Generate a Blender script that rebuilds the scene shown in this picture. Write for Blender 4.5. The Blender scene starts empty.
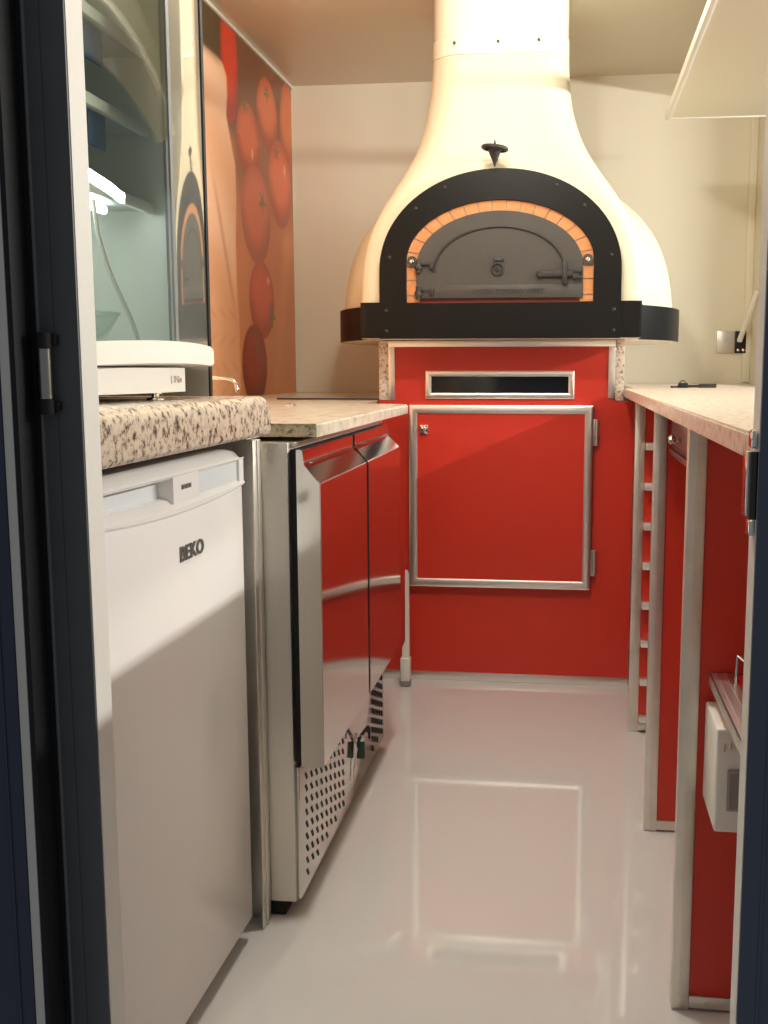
import bpy, bmesh, math, random
from mathutils import Vector, Matrix
random.seed(7)
PI = math.pi
SC = bpy.context.scene
COL = SC.collection

# ------------------------------------------------------------------ materials
def newmat(name):
    m = bpy.data.materials.new(name); m.use_nodes = True
    nt = m.node_tree
    return m, nt, nt.nodes['Principled BSDF']

def N(nt, t, **kw):
    n = nt.nodes.new(t)
    for k, v in kw.items(): setattr(n, k, v)
    return n

def pm(name, col, rough=0.5, metal=0.0, bump=None, vary=None, spec=None, coat=0.0, stretch=None):
    """bump=(scale,strength,dist)  vary=(scale,amount)"""
    m, nt, b = newmat(name)
    b.inputs['Base Color'].default_value = (*col, 1)
    b.inputs['Roughness'].default_value = rough
    b.inputs['Metallic'].default_value = metal
    if spec is not None: b.inputs['Specular IOR Level'].default_value = spec
    if coat: b.inputs['Coat Weight'].default_value = coat; b.inputs['Coat Roughness'].default_value = 0.05
    tc = N(nt, 'ShaderNodeTexCoord')
    src = tc.outputs['Object']
    if stretch:
        mp = N(nt, 'ShaderNodeMapping'); mp.inputs['Scale'].default_value = stretch
        nt.links.new(src, mp.inputs['Vector']); src = mp.outputs['Vector']
    if vary:
        nz = N(nt, 'ShaderNodeTexNoise'); nz.inputs['Scale'].default_value = vary[0]; nz.inputs['Detail'].default_value = 4
        nt.links.new(src, nz.inputs['Vector'])
        mx = N(nt, 'ShaderNodeMix', data_type='RGBA')
        a = vary[1]
        mx.inputs['A'].default_value = (*[max(0, c*(1-a)) for c in col], 1)
        mx.inputs['B'].default_value = (*[min(1, c*(1+a)) for c in col], 1)
        nt.links.new(nz.outputs['Fac'], mx.inputs['Factor'])
        nt.links.new(mx.outputs['Result'], b.inputs['Base Color'])
    if bump:
        nb = N(nt, 'ShaderNodeTexNoise'); nb.inputs['Scale'].default_value = bump[0]; nb.inputs['Detail'].default_value = 3
        nt.links.new(src, nb.inputs['Vector'])
        bp = N(nt, 'ShaderNodeBump'); bp.inputs['Strength'].default_value = bump[1]; bp.inputs['Distance'].default_value = bump[2]
        nt.links.new(nb.outputs['Fac'], bp.inputs['Height'])
        nt.links.new(bp.outputs['Normal'], b.inputs['Normal'])
    return m

def granite(name, base, dark, mid, scale, rough, lo=0.36, hi=0.62):
    m, nt, b = newmat(name)
    tc = N(nt, 'ShaderNodeTexCoord')
    n1 = N(nt, 'ShaderNodeTexNoise'); n1.inputs['Scale'].default_value = scale; n1.inputs['Detail'].default_value = 5; n1.inputs['Roughness'].default_value = 0.65
    nt.links.new(tc.outputs['Object'], n1.inputs['Vector'])
    r1 = N(nt, 'ShaderNodeValToRGB')
    e = r1.color_ramp.elements
    e[0].position = lo; e[0].color = (*dark, 1)
    e[1].position = hi; e[1].color = (*[min(1, c*1.18) for c in base], 1)
    k = e.new(lo + 0.07); k.color = (*mid, 1)
    k = e.new(lo + 0.13); k.color = (*base, 1)
    nt.links.new(n1.outputs['Fac'], r1.inputs['Fac'])
    nt.links.new(r1.outputs['Color'], b.inputs['Base Color'])
    b.inputs['Roughness'].default_value = rough
    return m

M = {}
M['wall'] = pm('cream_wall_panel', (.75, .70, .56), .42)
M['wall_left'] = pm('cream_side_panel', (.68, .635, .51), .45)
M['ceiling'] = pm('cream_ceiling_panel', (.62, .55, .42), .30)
M['floor'] = pm('light_grey_epoxy', (.66, .66, .665), .05, bump=(3.2, .035, .004), vary=(3, .02), spec=.75)
M['red'] = pm('red_laminate', (.57, .030, .0135), .42, bump=(900, .12, .0006), vary=(260, .10))
M['drawer'] = pm('glossy_oxblood', (.150, .026, .020), .30, coat=.2)
M['alu'] = pm('brushed_aluminium', (.88, .86, .82), .36, 1.0, bump=(60, .08, .001), stretch=(1, 1, 14))
M['alu_dull'] = pm('dull_aluminium', (.74, .71, .65), .46, 1.0, vary=(25, .14))
M['steel'] = pm('polished_stainless', (.64, .62, .58), .11, 1.0, bump=(4, .04, .003))
M['steel_dull'] = pm('satin_stainless', (.62, .59, .53), .34, 1.0, vary=(9, .10), stretch=(1, 1, .15))
M['chrome'] = pm('chrome', (.86, .85, .83), .06, 1.0)
M['mirror'] = pm('mirror_steel', (.48, .48, .43), .05, .78)
M['white'] = pm('white_enamel', (.80, .775, .75), .20)
M['whitep'] = pm('white_plastic', (.80, .78, .72), .32)
M['greyp'] = pm('grey_plastic', (.30, .28, .25), .35)
M['badge'] = pm('grey_badge', (.20, .19, .18), .35, .6)
M['recess'] = pm('pale_grey_recess', (.66, .68, .69), .35)
M['black'] = pm('black_satin_steel', (.0065, .0058, .005), .36, bump=(220, .10, .0006), spec=.22)
M['blackg'] = pm('black_gloss', (.006, .006, .008), .08)
M['iron'] = pm('cast_iron', (.050, .045, .038), .55, bump=(420, .25, .0008), vary=(40, .12))
M['irond'] = pm('dark_cast_iron', (.022, .020, .018), .55)
M['rubber'] = pm('black_rubber', (.006, .006, .007), .7)
M['brick'] = pm('terracotta_firebrick', (.62, .26, .10), .8, bump=(200, .2, .001), vary=(60, .12))
M['mortar'] = pm('grey_mortar', (.40, .34, .26), .9)
M['plaster'] = pm('cream_textured_plaster', (.72, .65, .475), .62, bump=(260, .35, .0016))
M['flue'] = pm('cream_painted_steel', (.84, .78, .62), .22)
M['jamb'] = pm('dark_grey_frame', (.095, .098, .098), .5, vary=(30, .12))
M['navy'] = pm('dark_navy_door', (.035, .045, .075), .45, vary=(40, .1))
M['lip'] = pm('pale_door_edge', (.72, .70, .62), .5)
M['reveal'] = pm('white_frame_reveal', (.80, .77, .70), .4)
M['greyline'] = pm('seal_line', (.16, .17, .17), .5)
M['gran'] = granite('speckled_granite', (.50, .42, .33), (.07, .055, .05), (.26, .20, .155), 95, .22)
M['gran_low'] = granite('pale_marbled_stone', (.60, .53, .42), (.36, .30, .22), (.50, .43, .33), 30, .20, .30, .60)
M['gran_edge'] = granite('olive_speckled_edge', (.44, .40, .29), (.12, .10, .07), (.30, .27, .19), 120, .4)
M['cheek'] = granite('pink_speckled_slab', (.68, .58, .49), (.22, .14, .10), (.45, .34, .27), 110, .4)
M['rcount'] = granite('beige_laminate', (.66, .56, .46), (.40, .30, .25), (.55, .46, .38), 90, .25, .32, .6)
M['shelfglass'] = pm('frosted_shelf', (.55, .58, .55), .25)
M['cabin'] = pm('grey_green_liner', (.64, .65, .58), .35)
M['blue'] = pm('plain_blue', (.10, .18, .32), .5)
M['cable'] = pm('grey_cable', (.62, .60, .54), .5)
M['green'] = pm('dark_green_tag', (.02, .06, .045), .4)
M['worn'] = pm('worn_chrome', (.42, .41, .37), .28, 1.0)
M['keymetal'] = pm('dark_key_metal', (.06, .055, .05), .35, .7)

def glass(name, tint, ior, rough=0.0):
    m = bpy.data.materials.new(name); m.use_nodes = True
    nt = m.node_tree; nt.nodes.clear()
    o = N(nt, 'ShaderNodeOutputMaterial'); mx = N(nt, 'ShaderNodeMixShader')
    t = N(nt, 'ShaderNodeBsdfTransparent'); t.inputs['Color'].default_value = (*tint, 1)
    g = N(nt, 'ShaderNodeBsdfGlossy'); g.inputs['Roughness'].default_value = rough
    f0 = ((ior-1)/(ior+1))**2
    lw = N(nt, 'ShaderNodeLayerWeight'); lw.inputs['Blend'].default_value = .5
    pw = N(nt, 'ShaderNodeMath', operation='POWER'); pw.inputs[1].default_value = 4.0
    ma = N(nt, 'ShaderNodeMath', operation='MULTIPLY_ADD'); ma.inputs[1].default_value = 1-f0; ma.inputs[2].default_value = f0
    nt.links.new(lw.outputs['Facing'], pw.inputs[0]); nt.links.new(pw.outputs[0], ma.inputs[0])
    nt.links.new(ma.outputs[0], mx.inputs['Fac'])
    nt.links.new(t.outputs['BSDF'], mx.inputs[1]); nt.links.new(g.outputs['BSDF'], mx.inputs[2])
    nt.links.new(mx.outputs['Shader'], o.inputs['Surface'])
    return m
M['glass'] = glass('tinted_cabinet_glass', (.86, .89, .86), 1.62)
M['clear'] = glass('clear_bowl_glass', (.93, .95, .93), 1.5)

def emit(name, col, s):
    m, nt, b = newmat(name)
    b.inputs['Base Color'].default_value = (.8, .8, .8, 1)
    b.inputs['Emission Color'].default_value = (*col, 1); b.inputs['Emission Strength'].default_value = s
    return m
M['tube'] = emit('lit_tube', (.88, .95, 1.0), 16.0)
M['ceil_lamp'] = emit('lit_ceiling_lens', (1.0, .90, .72), 8.0)

# poster print: vertex colours
def poster_mat():
    m, nt, b = newmat('printed_mural')
    a = N(nt, 'ShaderNodeVertexColor'); a.layer_name = 'print'
    nt.links.new(a.outputs['Color'], b.inputs['Base Color'])
    b.inputs['Roughness'].default_value = .33
    return m
M['poster'] = poster_mat()

# ------------------------------------------------------------------ object helpers
def props(o, label=None, cat=None, group=None, kind=None):
    if label: o['label'] = label
    if cat: o['category'] = cat
    if group: o['group'] = group
    if kind: o['kind'] = kind
    return o

def thing(name, label, cat, loc, group=None, rotz=0):
    o = bpy.data.objects.new(name, None); COL.objects.link(o)
    o.empty_display_size = .05
    o.location = loc; o.rotation_euler = (0, 0, rotz)
    o['_o'] = list(loc)
    return props(o, label, cat, group)

def origin_of(p):
    while p is not None:
        if '_o' in p: return Vector(p['_o'])
        p = p.parent
    return Vector((0, 0, 0))

def obj(name, bm, mat, parent=None, origin=None, smooth=True, label=None):
    """bm is in scene coordinates; verts are moved to the thing's own origin."""
    org = origin_of(parent) if parent is not None else Vector(origin or (0, 0, 0))
    bmesh.ops.recalc_face_normals(bm, faces=bm.faces)
    bmesh.ops.translate(bm, verts=bm.verts, vec=-org)
    me = bpy.data.meshes.new(name); bm.to_mesh(me); bm.free()
    mats = mat if isinstance(mat, (list, tuple)) else [mat]
    for x in mats: me.materials.append(x)
    if smooth:
        me.polygons.foreach_set('use_smooth', [True]*len(me.polygons))
        me.set_sharp_from_angle(angle=math.radians(35))
    o = bpy.data.objects.new(name, me); COL.objects.link(o)
    if parent is not None: o.parent = parent
    else: o.location = org
    if label: o['label'] = label
    return o

def struct(name, bm, mat, label=None):
    o = obj(name, bm, mat); o['kind'] = 'structure'
    if label: o['label'] = label
    return o

def nb(): return bmesh.new()

def lerp_tab(tab, z):
    if z <= tab[0][0]: return tab[0][1]
    for (a, va), (c, vc) in zip(tab, tab[1:]):
        if z <= c:
            t = (z-a)/(c-a); return va+(vc-va)*t
    return tab[-1][1]

def box(bm, x0, x1, y0, y1, z0, z1, bev=0, seg=2, mi=0):
    co = [(x, y, z) for x in (x0, x1) for y in (y0, y1) for z in (z0, z1)]
    v = [bm.verts.new(c) for c in co]
    idx = [(0, 1, 3, 2), (4, 6, 7, 5), (0, 4, 5, 1), (2, 3, 7, 6), (0, 2, 6, 4), (1, 5, 7, 3)]
    fs = [bm.faces.new([v[i] for i in f]) for f in idx]
    for f in fs: f.material_index = mi
    if bev:
        es = list({e for f in fs for e in f.edges})
        r = bmesh.ops.bevel(bm, geom=es, offset=bev, segments=seg, affect='EDGES', profile=.5)
        for f in r['faces']: f.material_index = mi
    return bm

def cyl(bm, p0, p1, r, n=16, r2=None, caps=True, mi=0):
    p0, p1 = Vector(p0), Vector(p1); d = (p1-p0)
    if r2 is None: r2 = r
    z = d.normalized(); x = z.orthogonal().normalized(); y = z.cross(x)
    a, b = [], []
    for i in range(n):
        t = 2*PI*i/n; u = x*math.cos(t)+y*math.sin(t)
        a.append(bm.verts.new(p0+u*r)); b.append(bm.verts.new(p1+u*r2))
    for i in range(n):
        f = bm.faces.new((a[i], a[(i+1) % n], b[(i+1) % n], b[i])); f.material_index = mi
    if caps:
        bm.faces.new(a[::-1]).material_index = mi; bm.faces.new(b).material_index = mi
    return bm

def tube(bm, pts, r, n=10, closed=False):
    pts = [Vector(p) for p in pts]; L = len(pts); rings = []
    prevx = None
    for i, p in enumerate(pts):
        if closed: t = pts[(i+1) % L]-pts[i-1]
        else: t = pts[min(i+1, L-1)]-pts[max(i-1, 0)]
        t.normalize()
        x = t.orthogonal().normalized() if prevx is None else (prevx - t*prevx.dot(t)).normalized()
        prevx = x; y = t.cross(x)
        rr = r[i] if isinstance(r, (list, tuple)) else r
        rings.append([bm.verts.new(p+(x*math.cos(2*PI*k/n)+y*math.sin(2*PI*k/n))*rr) for k in range(n)])
    for i in range(L if closed else L-1):
        a, b = rings[i], rings[(i+1) % L]
        for k in range(n): bm.faces.new((a[k], a[(k+1) % n], b[(k+1) % n], b[k]))
    if not closed:
        bm.faces.new(rings[0][::-1]); bm.faces.new(rings[-1])
    return bm

def lathe(bm, prof, c, axis='z', n=32):
    """prof: (radius, height) list; c = base centre"""
    c = Vector(c); rings = []
    for r, h in prof:
        ring = []
        for k in range(n):
            t = 2*PI*k/n
            if axis == 'z': p = Vector((r*math.cos(t), r*math.sin(t), h))
            elif axis == 'y': p = Vector((r*math.cos(t), h, r*math.sin(t)))
            else: p = Vector((h, r*math.cos(t), r*math.sin(t)))
            ring.append(bm.verts.new(c+p))
        rings.append(ring)
    for a, b in zip(rings, rings[1:]):
        for k in range(n): bm.faces.new((a[k], a[(k+1) % n], b[(k+1) % n], b[k]))
    bm.faces.new(rings[0][::-1]); bm.faces.new(rings[-1])
    return bm

def prism(bm, pts, axis, a, b, mi=0):
    """pts 2-D polygon; axis 'y': (x,z) swept a..b in y ; 'x': (y,z) ; 'z': (x,y)"""
    def P(p, t):
        return {'y': (p[0], t, p[1]), 'x': (t, p[0], p[1]), 'z': (p[0], p[1], t)}[axis]
    A = [bm.verts.new(P(p, a)) for p in pts]; B = [bm.verts.new(P(p, b)) for p in pts]
    n = len(pts)
    for i in range(n):
        bm.faces.new((A[i], A[(i+1) % n], B[(i+1) % n], B[i])).material_index = mi
    bm.faces.new(A[::-1]).material_index = mi; bm.faces.new(B).material_index = mi
    return bm

def strip_solid(bm, outer, inner, y0, y1):
    """solid between two equally long open polylines in (x,z), swept in y"""
    n = len(outer)
    rows = [[bm.verts.new((p[0], y, p[1])) for p in pl] for y in (y0, y1) for pl in (outer, inner)]
    of, inf, ob, ib = rows
    for i in range(n-1):
        bm.faces.new((of[i], of[i+1], inf[i+1], inf[i])); bm.faces.new((ob[i], ib[i], ib[i+1], ob[i+1]))
        bm.faces.new((of[i], ob[i], ob[i+1], of[i+1])); bm.faces.new((inf[i], inf[i+1], ib[i+1], ib[i]))
    bm.faces.new((of[0], inf[0], ib[0], ob[0])); bm.faces.new((of[-1], ob[-1], ib[-1], inf[-1]))
    return bm

def frame(bm, x0, x1, z0, z1, w, y0, y1, bev=0):
    """mitred rectangular frame facing -y"""
    o = [(x0, z0), (x1, z0), (x1, z1), (x0, z1)]; i = [(x0+w, z0+w), (x1-w, z0+w), (x1-w, z1-w), (x0+w, z1-w)]
    of = [bm.verts.new((a, y0+bev, b)) for a, b in o]; ob = [bm.verts.new((a, y1, b)) for a, b in o]
    nf = [bm.verts.new((a, y0+bev, b)) for a, b in i]; ib = [bm.verts.new((a, y1, b)) for a, b in i]
    c = [((a[0]*.7+b[0]*.3), (a[1]*.7+b[1]*.3)) for a, b in zip(o, i)]; d = [((a[0]*.3+b[0]*.7), (a[1]*.3+b[1]*.7)) for a, b in zip(o, i)]
    cf = [bm.verts.new((a, y0, b)) for a, b in c]; df = [bm.verts.new((a, y0, b)) for a, b in d]
    for k in range(4):
        j = (k+1) % 4
        for A, B in ((ob, of), (of, cf), (cf, df), (df, nf), (nf, ib), (ib, ob)):
            bm.faces.new((A[k], A[j], B[j], B[k]))
    return bm

def text_bm(s, size, depth, mat4, bold=0.0, xscale=1.0):
    cu = bpy.data.curves.new('t', 'FONT'); cu.body = s; cu.size = size; cu.extrude = depth; cu.offset = bold
    cu.align_x = 'CENTER'; cu.align_y = 'CENTER'; cu.resolution_u = 3
    o = bpy.data.objects.new('t', cu); COL.objects.link(o)
    dg = bpy.context.evaluated_depsgraph_get()
    me = bpy.data.meshes.new_from_object(o.evaluated_get(dg))
    bm = nb(); bm.from_mesh(me)
    bmesh.ops.scale(bm, vec=(xscale, 1, 1), verts=bm.verts)
    bmesh.ops.transform(bm, matrix=mat4, verts=bm.verts)
    bpy.data.objects.remove(o); bpy.data.curves.remove(cu); bpy.data.meshes.remove(me)
    return bm
FACE_NY = Matrix(((1, 0, 0, 0), (0, 0, -1, 0), (0, 1, 0, 0), (0, 0, 0, 1)))          # text read from -y side
FACE_PX = Matrix(((0, 0, 1, 0), (1, 0, 0, 0), (0, 1, 0, 0), (0, 0, 0, 1)))           # text read from +x side, runs along +y

# ------------------------------------------------------------------ room shell
XL, XR, YB, YF, ZC = -1.17, .725, 4.44, .85, 2.165
b = nb(); box(b, XL-.05, XR+.05, YF, YB+.05, -.05, 0); struct('floor', b, M['floor'])
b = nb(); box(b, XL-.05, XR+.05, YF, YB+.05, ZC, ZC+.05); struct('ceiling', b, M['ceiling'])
b = nb(); box(b, XL-.05, XR+.05, YB, YB+.05, 0, ZC); struct('wall_back', b, M['wall'])
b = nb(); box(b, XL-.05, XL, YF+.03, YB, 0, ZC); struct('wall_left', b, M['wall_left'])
HY0, HY1, HZ0, HZ1 = 1.05, 4.15, 1.02, 2.02       # serving hatch in the right wall
b = nb()
box(b, XR, XR+.05, YF+.03, YB, 0, HZ0); box(b, XR, XR+.05, YF+.03, YB, HZ1, ZC)
box(b, XR, XR+.05, YF+.03, HY0, HZ0, HZ1); box(b, XR, XR+.05, HY1, YB, HZ0, HZ1)
struct('wall_right', b, M['wall'])
LX, RX = -.4087, .1487                               # door opening
b = nb()
box(b, XL-.05, LX, YF, YF+.03, 0, ZC); box(b, RX, XR+.05, YF, YF+.03, 0, ZC); box(b, LX, RX, YF, YF+.03, 2.10, ZC)
struct('wall_front', b, M['reveal'])
b = nb(); box(b, -.4418, LX-.0003, YF-.003, YF, -.05, 2.25, .001); box(b, -.4418, -.4300, YF-.0042, YF-.002, -.05, 2.25)
struct('trim_1', b, M['jamb'])
b = nb(); box(b, RX+.0003, .42, YF-.003, YF, -.05, 2.25, .001); box(b, .1640, .1660, YF-.0042, YF-.002, -.05, 2.25)
struct('trim_2', b, pm('slate_blue_frame', (.080, .098, .135), .5, vary=(30, .1)))
b = nb(); box(b, -.4446, -.4419, YF-.006, YF, -.05, 2.25, .0008); struct('trim_3', b, M['greyline'])
b = nb(); box(b, -.4672, -.4447, YF-.006, YF, -.05, 2.25); struct('trim_4', b, M['rubber'])
# the door leaf standing open at the left of the opening
d = bpy.data.objects.new('door_1', None); COL.objects.link(d); d.location = (-.62, YF-.03, 0); d['_o'] = [-.62, YF-.03, 0]; d['kind'] = 'structure'
b = nb(); box(b, -.80, -.4628, YF-.035, YF-.005, -.05, 2.25, .002); box(b, -.4765, -.4745, YF-.0365, YF-.034, -.05, 2.25); obj('leaf', b, M['navy'], d)
b = nb(); box(b, -.4627, -.4541, YF-.034, YF-.007, -.05, 2.25, .001); obj('leaf_edge', b, M['lip'], d, label='pale edge of the dark door leaf')
b = nb(); box(b, -.4540, -.4490, YF-.034, YF-.007, -.05, 2.25, .001); obj('edge_seal', b, M['rubber'], d, label='dark seal along the door edge')

# wall trims
b = nb(); box(b, XL, XL+.012, 1.75, YB, ZC-.012, ZC, .002); struct('trim_5', b, M['lip'])
b = nb(); box(b, XR-.03, XR, YB-.012, YB, .95, ZC, .003); struct('trim_6', b, M['wall'])

# ------------------------------------------------------------------ mural of tomatoes on the left wall
def mural():
    y0, y1, z0, z1 = 1.75, 4.425, .905, 2.150
    ny, nz = 330, 190
    def srgb(c): return tuple((x/255/12.92 if x/255 <= .04045 else ((x/255+.055)/1.055)**2.4) for x in c)
    def mix(a, c, t): t = max(0, min(1, t)); return tuple(p+(q-p)*t for p, q in zip(a, c))
    def sst(e0, e1, x): t = max(0, min(1, (x-e0)/(e1-e0))); return t*t*(3-2*t)
    toms = [(3.615, 2.035, .095, .20, (208, 50, 20), (150, 30, 12)), (4.372, 1.976, .126, .18, (200, 96, 44), (150, 55, 22)), (4.067, 1.966, .137, .131, (204, 96, 46), (150, 52, 22)),
            (3.815, 1.821, .134, .127, (205, 92, 42), (150, 50, 20)), (4.233, 1.734, .165, .165, (205, 92, 46), (155, 56, 28)),
            (3.893, 1.569, .179, .175, (208, 98, 58), (158, 66, 38)), (3.946, 1.263, .159, .142, (205, 78, 46), (150, 52, 26)), (3.836, 1.018, .152, .145, (150, 48, 20), (104, 26, 10))]
    cal = [(3.777, 1.933, .047, .040), (4.06, 2.044, .054, .037), (4.183, 1.848, .050, .040), (3.975, 1.629, .055, .052), (4.078, 1.214, .052, .062), (3.866, 1.074, .030, .044)]
    hls = [(4.032, 1.341, .035, .020), (3.86, 1.78, .02, .03), (4.30, 1.80, .02, .035)]
    rnd = random.Random(3)
    cs = []
    for (cy, cz, ry, rz) in cal:
        a = rnd.random(); cs.append((cy, cz, ry, rz, a))
    def colour(y, z):
        # backdrop
        c = mix((206, 128, 70), (196, 112, 62), sst(1.0, 1.6, z))
        c = mix(c, (64, 46, 20), sst(1.80, 1.94, z + .06*math.sin(y*9)))
        c = mix(c, (212, 132, 78), .8*sst(.12, 0, abs(y-4.25-(z-1.3)*.35))*sst(1.62, 1.5, z))
        c = mix(c, (128, 66, 32), .75*sst(1.50, 1.72, z)*sst(3.6, 3.7, y))
        for (cy, cz, ry, rz, hi, lo) in toms:
            q = math.hypot((y-cy)/ry, (z-cz)/rz)
            if q < 1.12:
                s = mix(hi, lo, .85*sst(.45, 1.15, q + .30*((z-cz)/rz < 0)*abs((z-cz)/rz)-.12*((z-cz)/rz > 0)))
                c = mix(c, s, sst(1.06, .98, q))
        for (cy, cz, ry, rz, a) in cs:
            dy, dz = (y-cy)/ry, (z-cz)/rz; q = math.hypot(dy, dz); th = math.atan2(dz, dy)
            rad = .30+.70*abs(math.cos(2.5*th+a*6))**3
            if q < rad: c = mix(c, (104, 92, 52), .85*sst(rad, rad*.7, q))
        for (cy, cz, ry, rz) in hls:
            q = math.hypot((y-cy)/ry, (z-cz)/rz); c = mix(c, (222, 170, 140), .8*sst(1, .3, q))
        # the hand and dough on the left print sheet
        if y < 3.66:
            edge = lerp_tab([(1.0, 3.64), (1.45, 3.64), (1.60, 3.66), (1.707, 3.655), (1.749, 3.627), (1.852, 3.572), (1.92, 3.588), (1.98, 3.586), (2.01, 3.55), (2.03, 3.46)], z)
            k = sst(edge+.010, edge-.010, y)*sst(2.03, 2.01, z)
            h = mix((238, 190, 146), (226, 166, 116), .5+.5*math.sin(z*14+y*8))
            h = mix(h, (196, 120, 74), .6*sst(.03, 0, abs(y-3.50-(1.45-z)*.45))*sst(1.7, 1.5, z))
            h = mix(h, (232, 176, 120), sst(1.2, 1.0, z)*.5)
            c = mix(c, h, k)
            c = mix(c, (228, 168, 116), sst(1.32, 1.15, z)*.85)
            if z < 1.25: c = mix(c, (200, 120, 70), .35*max(0, math.sin(y*60+3*math.sin(z*37)))*max(0, math.sin(z*70)))
            c = mix(c, (74, 56, 26), .9*sst(1.98, 2.06, z)*sst(3.56, 3.50, y))
        c = mix(c, (160, 80, 40), .5*sst(.004, 0, abs(y-3.6587)))
        return (*[v*1.06 for v in srgb((c[0], c[1]*1.02+2, c[2]*1.08+6))], 1)
    bm = nb()
    lay = bm.loops.layers.float_color.new('print')
    g = []
    for i in range(ny+1):
        y = y0+(y1-y0)*(i/ny)
        g.append([(bm.verts.new((XL+.006, y, z0+(z1-z0)*j/nz)), colour(y, z0+(z1-z0)*j/nz)) for j in range(nz+1)])
    for i in range(ny):
        for j in range(nz):
            q = (g[i][j], g[i+1][j], g[i+1][j+1], g[i][j+1])
            f = bm.faces.new([v[0] for v in q])
            for lp, v in zip(f.loops, q): lp[lay] = v[1]
    edge = (.55, .45, .3, 1)
    ring = [g[i][0][0] for i in range(ny+1)]+[g[ny][j][0] for j in range(1, nz+1)]+[g[i][nz][0] for i in range(ny-1, -1, -1)]+[g[0][j][0] for j in range(nz-1, 0, -1)]
    back = [bm.verts.new((XL+.0008, v.co.y, v.co.z)) for v in ring]
    for k in range(len(ring)):
        f = bm.faces.new((ring[k], ring[(k+1) % len(ring)], back[(k+1) % len(ring)], back[k]))
        for lp in f.loops: lp[lay] = edge
    o = obj('wall_mural', bm, M['poster'], origin=(XL, 3.1, .905), smooth=False)
    props(o, 'printed mural of tomatoes and dough covering the wall left of the oven', 'mural')
mural()

# ------------------------------------------------------------------ pizza oven
OC = -.2115
oven = thing('pizza_oven', 'cream domed pizza oven with black arched front and cast iron door', 'oven', (OC, 3.70, 1.0925))

def smin(a, c, k):  # smooth union of two outlines
    h = max(k-abs(a-c), 0)/k
    return min(a, c)-h*h*k*.25
def smooth_tab(tab, z, w=.035):
    return sum(lerp_tab(tab, z+w*(i-3)/3) for i in range(7))/7
def rrect(px, py, hw, y0, y1, r):
    r = min(r, hw*.98, (y1-y0)*.49)
    cy, hd = (y0+y1)/2, (y1-y0)/2
    qx, qy = abs(px)-hw+r, abs(py-cy)-hd+r
    return math.hypot(max(qx, 0), max(qy, 0))+min(max(qx, qy), 0)-r
def contour(sdf, cx, cy, n):
    out = []
    for i in range(n):
        t = 2*PI*i/n; ux, uy = math.cos(t), math.sin(t); lo, hi = 0, 1.2
        for _ in range(26):
            m = (lo+hi)/2
            if sdf(ux*m, cy+uy*m) < 0: lo = m
            else: hi = m
        out.append((cx+ux*lo, cy+uy*lo))
    return out
def loft(bm, rows):
    R = [[bm.verts.new(p) for p in r] for r in rows]
    n = len(R[0])
    for a, c in zip(R, R[1:]):
        for k in range(n): bm.faces.new((a[k], a[(k+1) % n], c[(k+1) % n], c[k]))
    bm.faces.new(R[0][::-1]); bm.faces.new(R[-1])
HW = [(1.19, .424), (1.30, .419), (1.38, .406), (1.45, .375), (1.52, .335), (1.58, .295), (1.66, .252), (1.74, .228), (1.82, .214), (1.93, .206)]
HF = [(1.19, 3.165), (1.50, 3.168), (1.60, 3.19), (1.70, 3.225), (1.80, 3.25), (1.93, 3.262)]
HB = [(1.19, 3.80), (1.5, 3.80), (1.7, 3.74), (1.93, 3.68)]
RD = [(1.19, .568), (1.25, .563), (1.32, .552), (1.40, .527), (1.47, .488), (1.53, .435), (1.59, .355), (1.65, .255), (1.70, .15), (1.76, .02), (1.95, .02)]
def hood_sdf(z):
    off = -.014*max(0, min(1, (z-1.52)/.25))
    hw, yf, yb, rd = smooth_tab(HW, z), smooth_tab(HF, z), smooth_tab(HB, z), smooth_tab(RD, z)
    rr = lerp_tab([(1.19, .035), (1.45, .05), (1.65, .09), (1.93, .10)], z)
    return lambda x, y: smin(rrect(x-off, y, hw, yf, yb, rr), math.hypot(x-(-.012), y-3.75)-rd, .014)
rows = []
NZ = 64
for i in range(NZ+1):
    z = 1.193+(1.930-1.193)*i/NZ
    rows.append([(x, y, z) for x, y in contour(hood_sdf(z), OC-.0, 3.50, 176)])
b = nb(); loft(b, rows); obj('hood', b, M['plaster'], oven)
# flue casing up through the ceiling
def fl(z, g=0):
    return [(x, y, z) for x, y in contour(lambda x, y: rrect(x, y, .2035+g, 3.262-g, 3.69+g, .105), OC-.014, 3.47, 128)]
b = nb(); loft(b, [fl(1.931, .002), fl(1.931, .004), fl(1.985, .004), fl(1.990, .001), fl(2.162, .001)])
fc = obj('flue_casing', b, M['flue'], oven, label='smooth cream flue casing with screws')
for sx in (-.145, -.015, .105):
    b = nb(); lathe(b, [(.0045, 0), (.0045, -.002), (.002, -.0035)], (OC+sx, 3.2545, 1.962), 'y', 12); obj('screw', b, M['keymetal'], fc)
# underside slab and black band
def base_sdf(g): return lambda x, y: smin(rrect(x, y, .417+g, 3.152-g, 3.80, .006), math.hypot(x-(-.008), y-3.75)-(.587+g), .004)
c0 = contour(base_sdf(-.004), OC, 3.50, 200)
b = nb(); loft(b, [[(x, y, 1.0925) for x, y in c0], [(x, y, 1.190) for x, y in c0]]); obj('base_slab', b, M['flue'], oven, label='pale slab under the dome')
b = nb()
ca, ci = contour(base_sdf(0), OC, 3.50, 400), contour(base_sdf(-.0035), OC, 3.50, 400)
Rw = [[b.verts.new((x, y, z)) for x, y in c] for c, z in ((ca, 1.0945), (ca, 1.200), (ci, 1.200), (ci, 1.0945))]
for A, B2 in ((0, 1), (1, 2), (2, 3), (3, 0)):
    for k in range(400): b.faces.new((Rw[A][k], Rw[A][(k+1) % 400], Rw[B2][(k+1) % 400], Rw[B2][k]))
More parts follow.
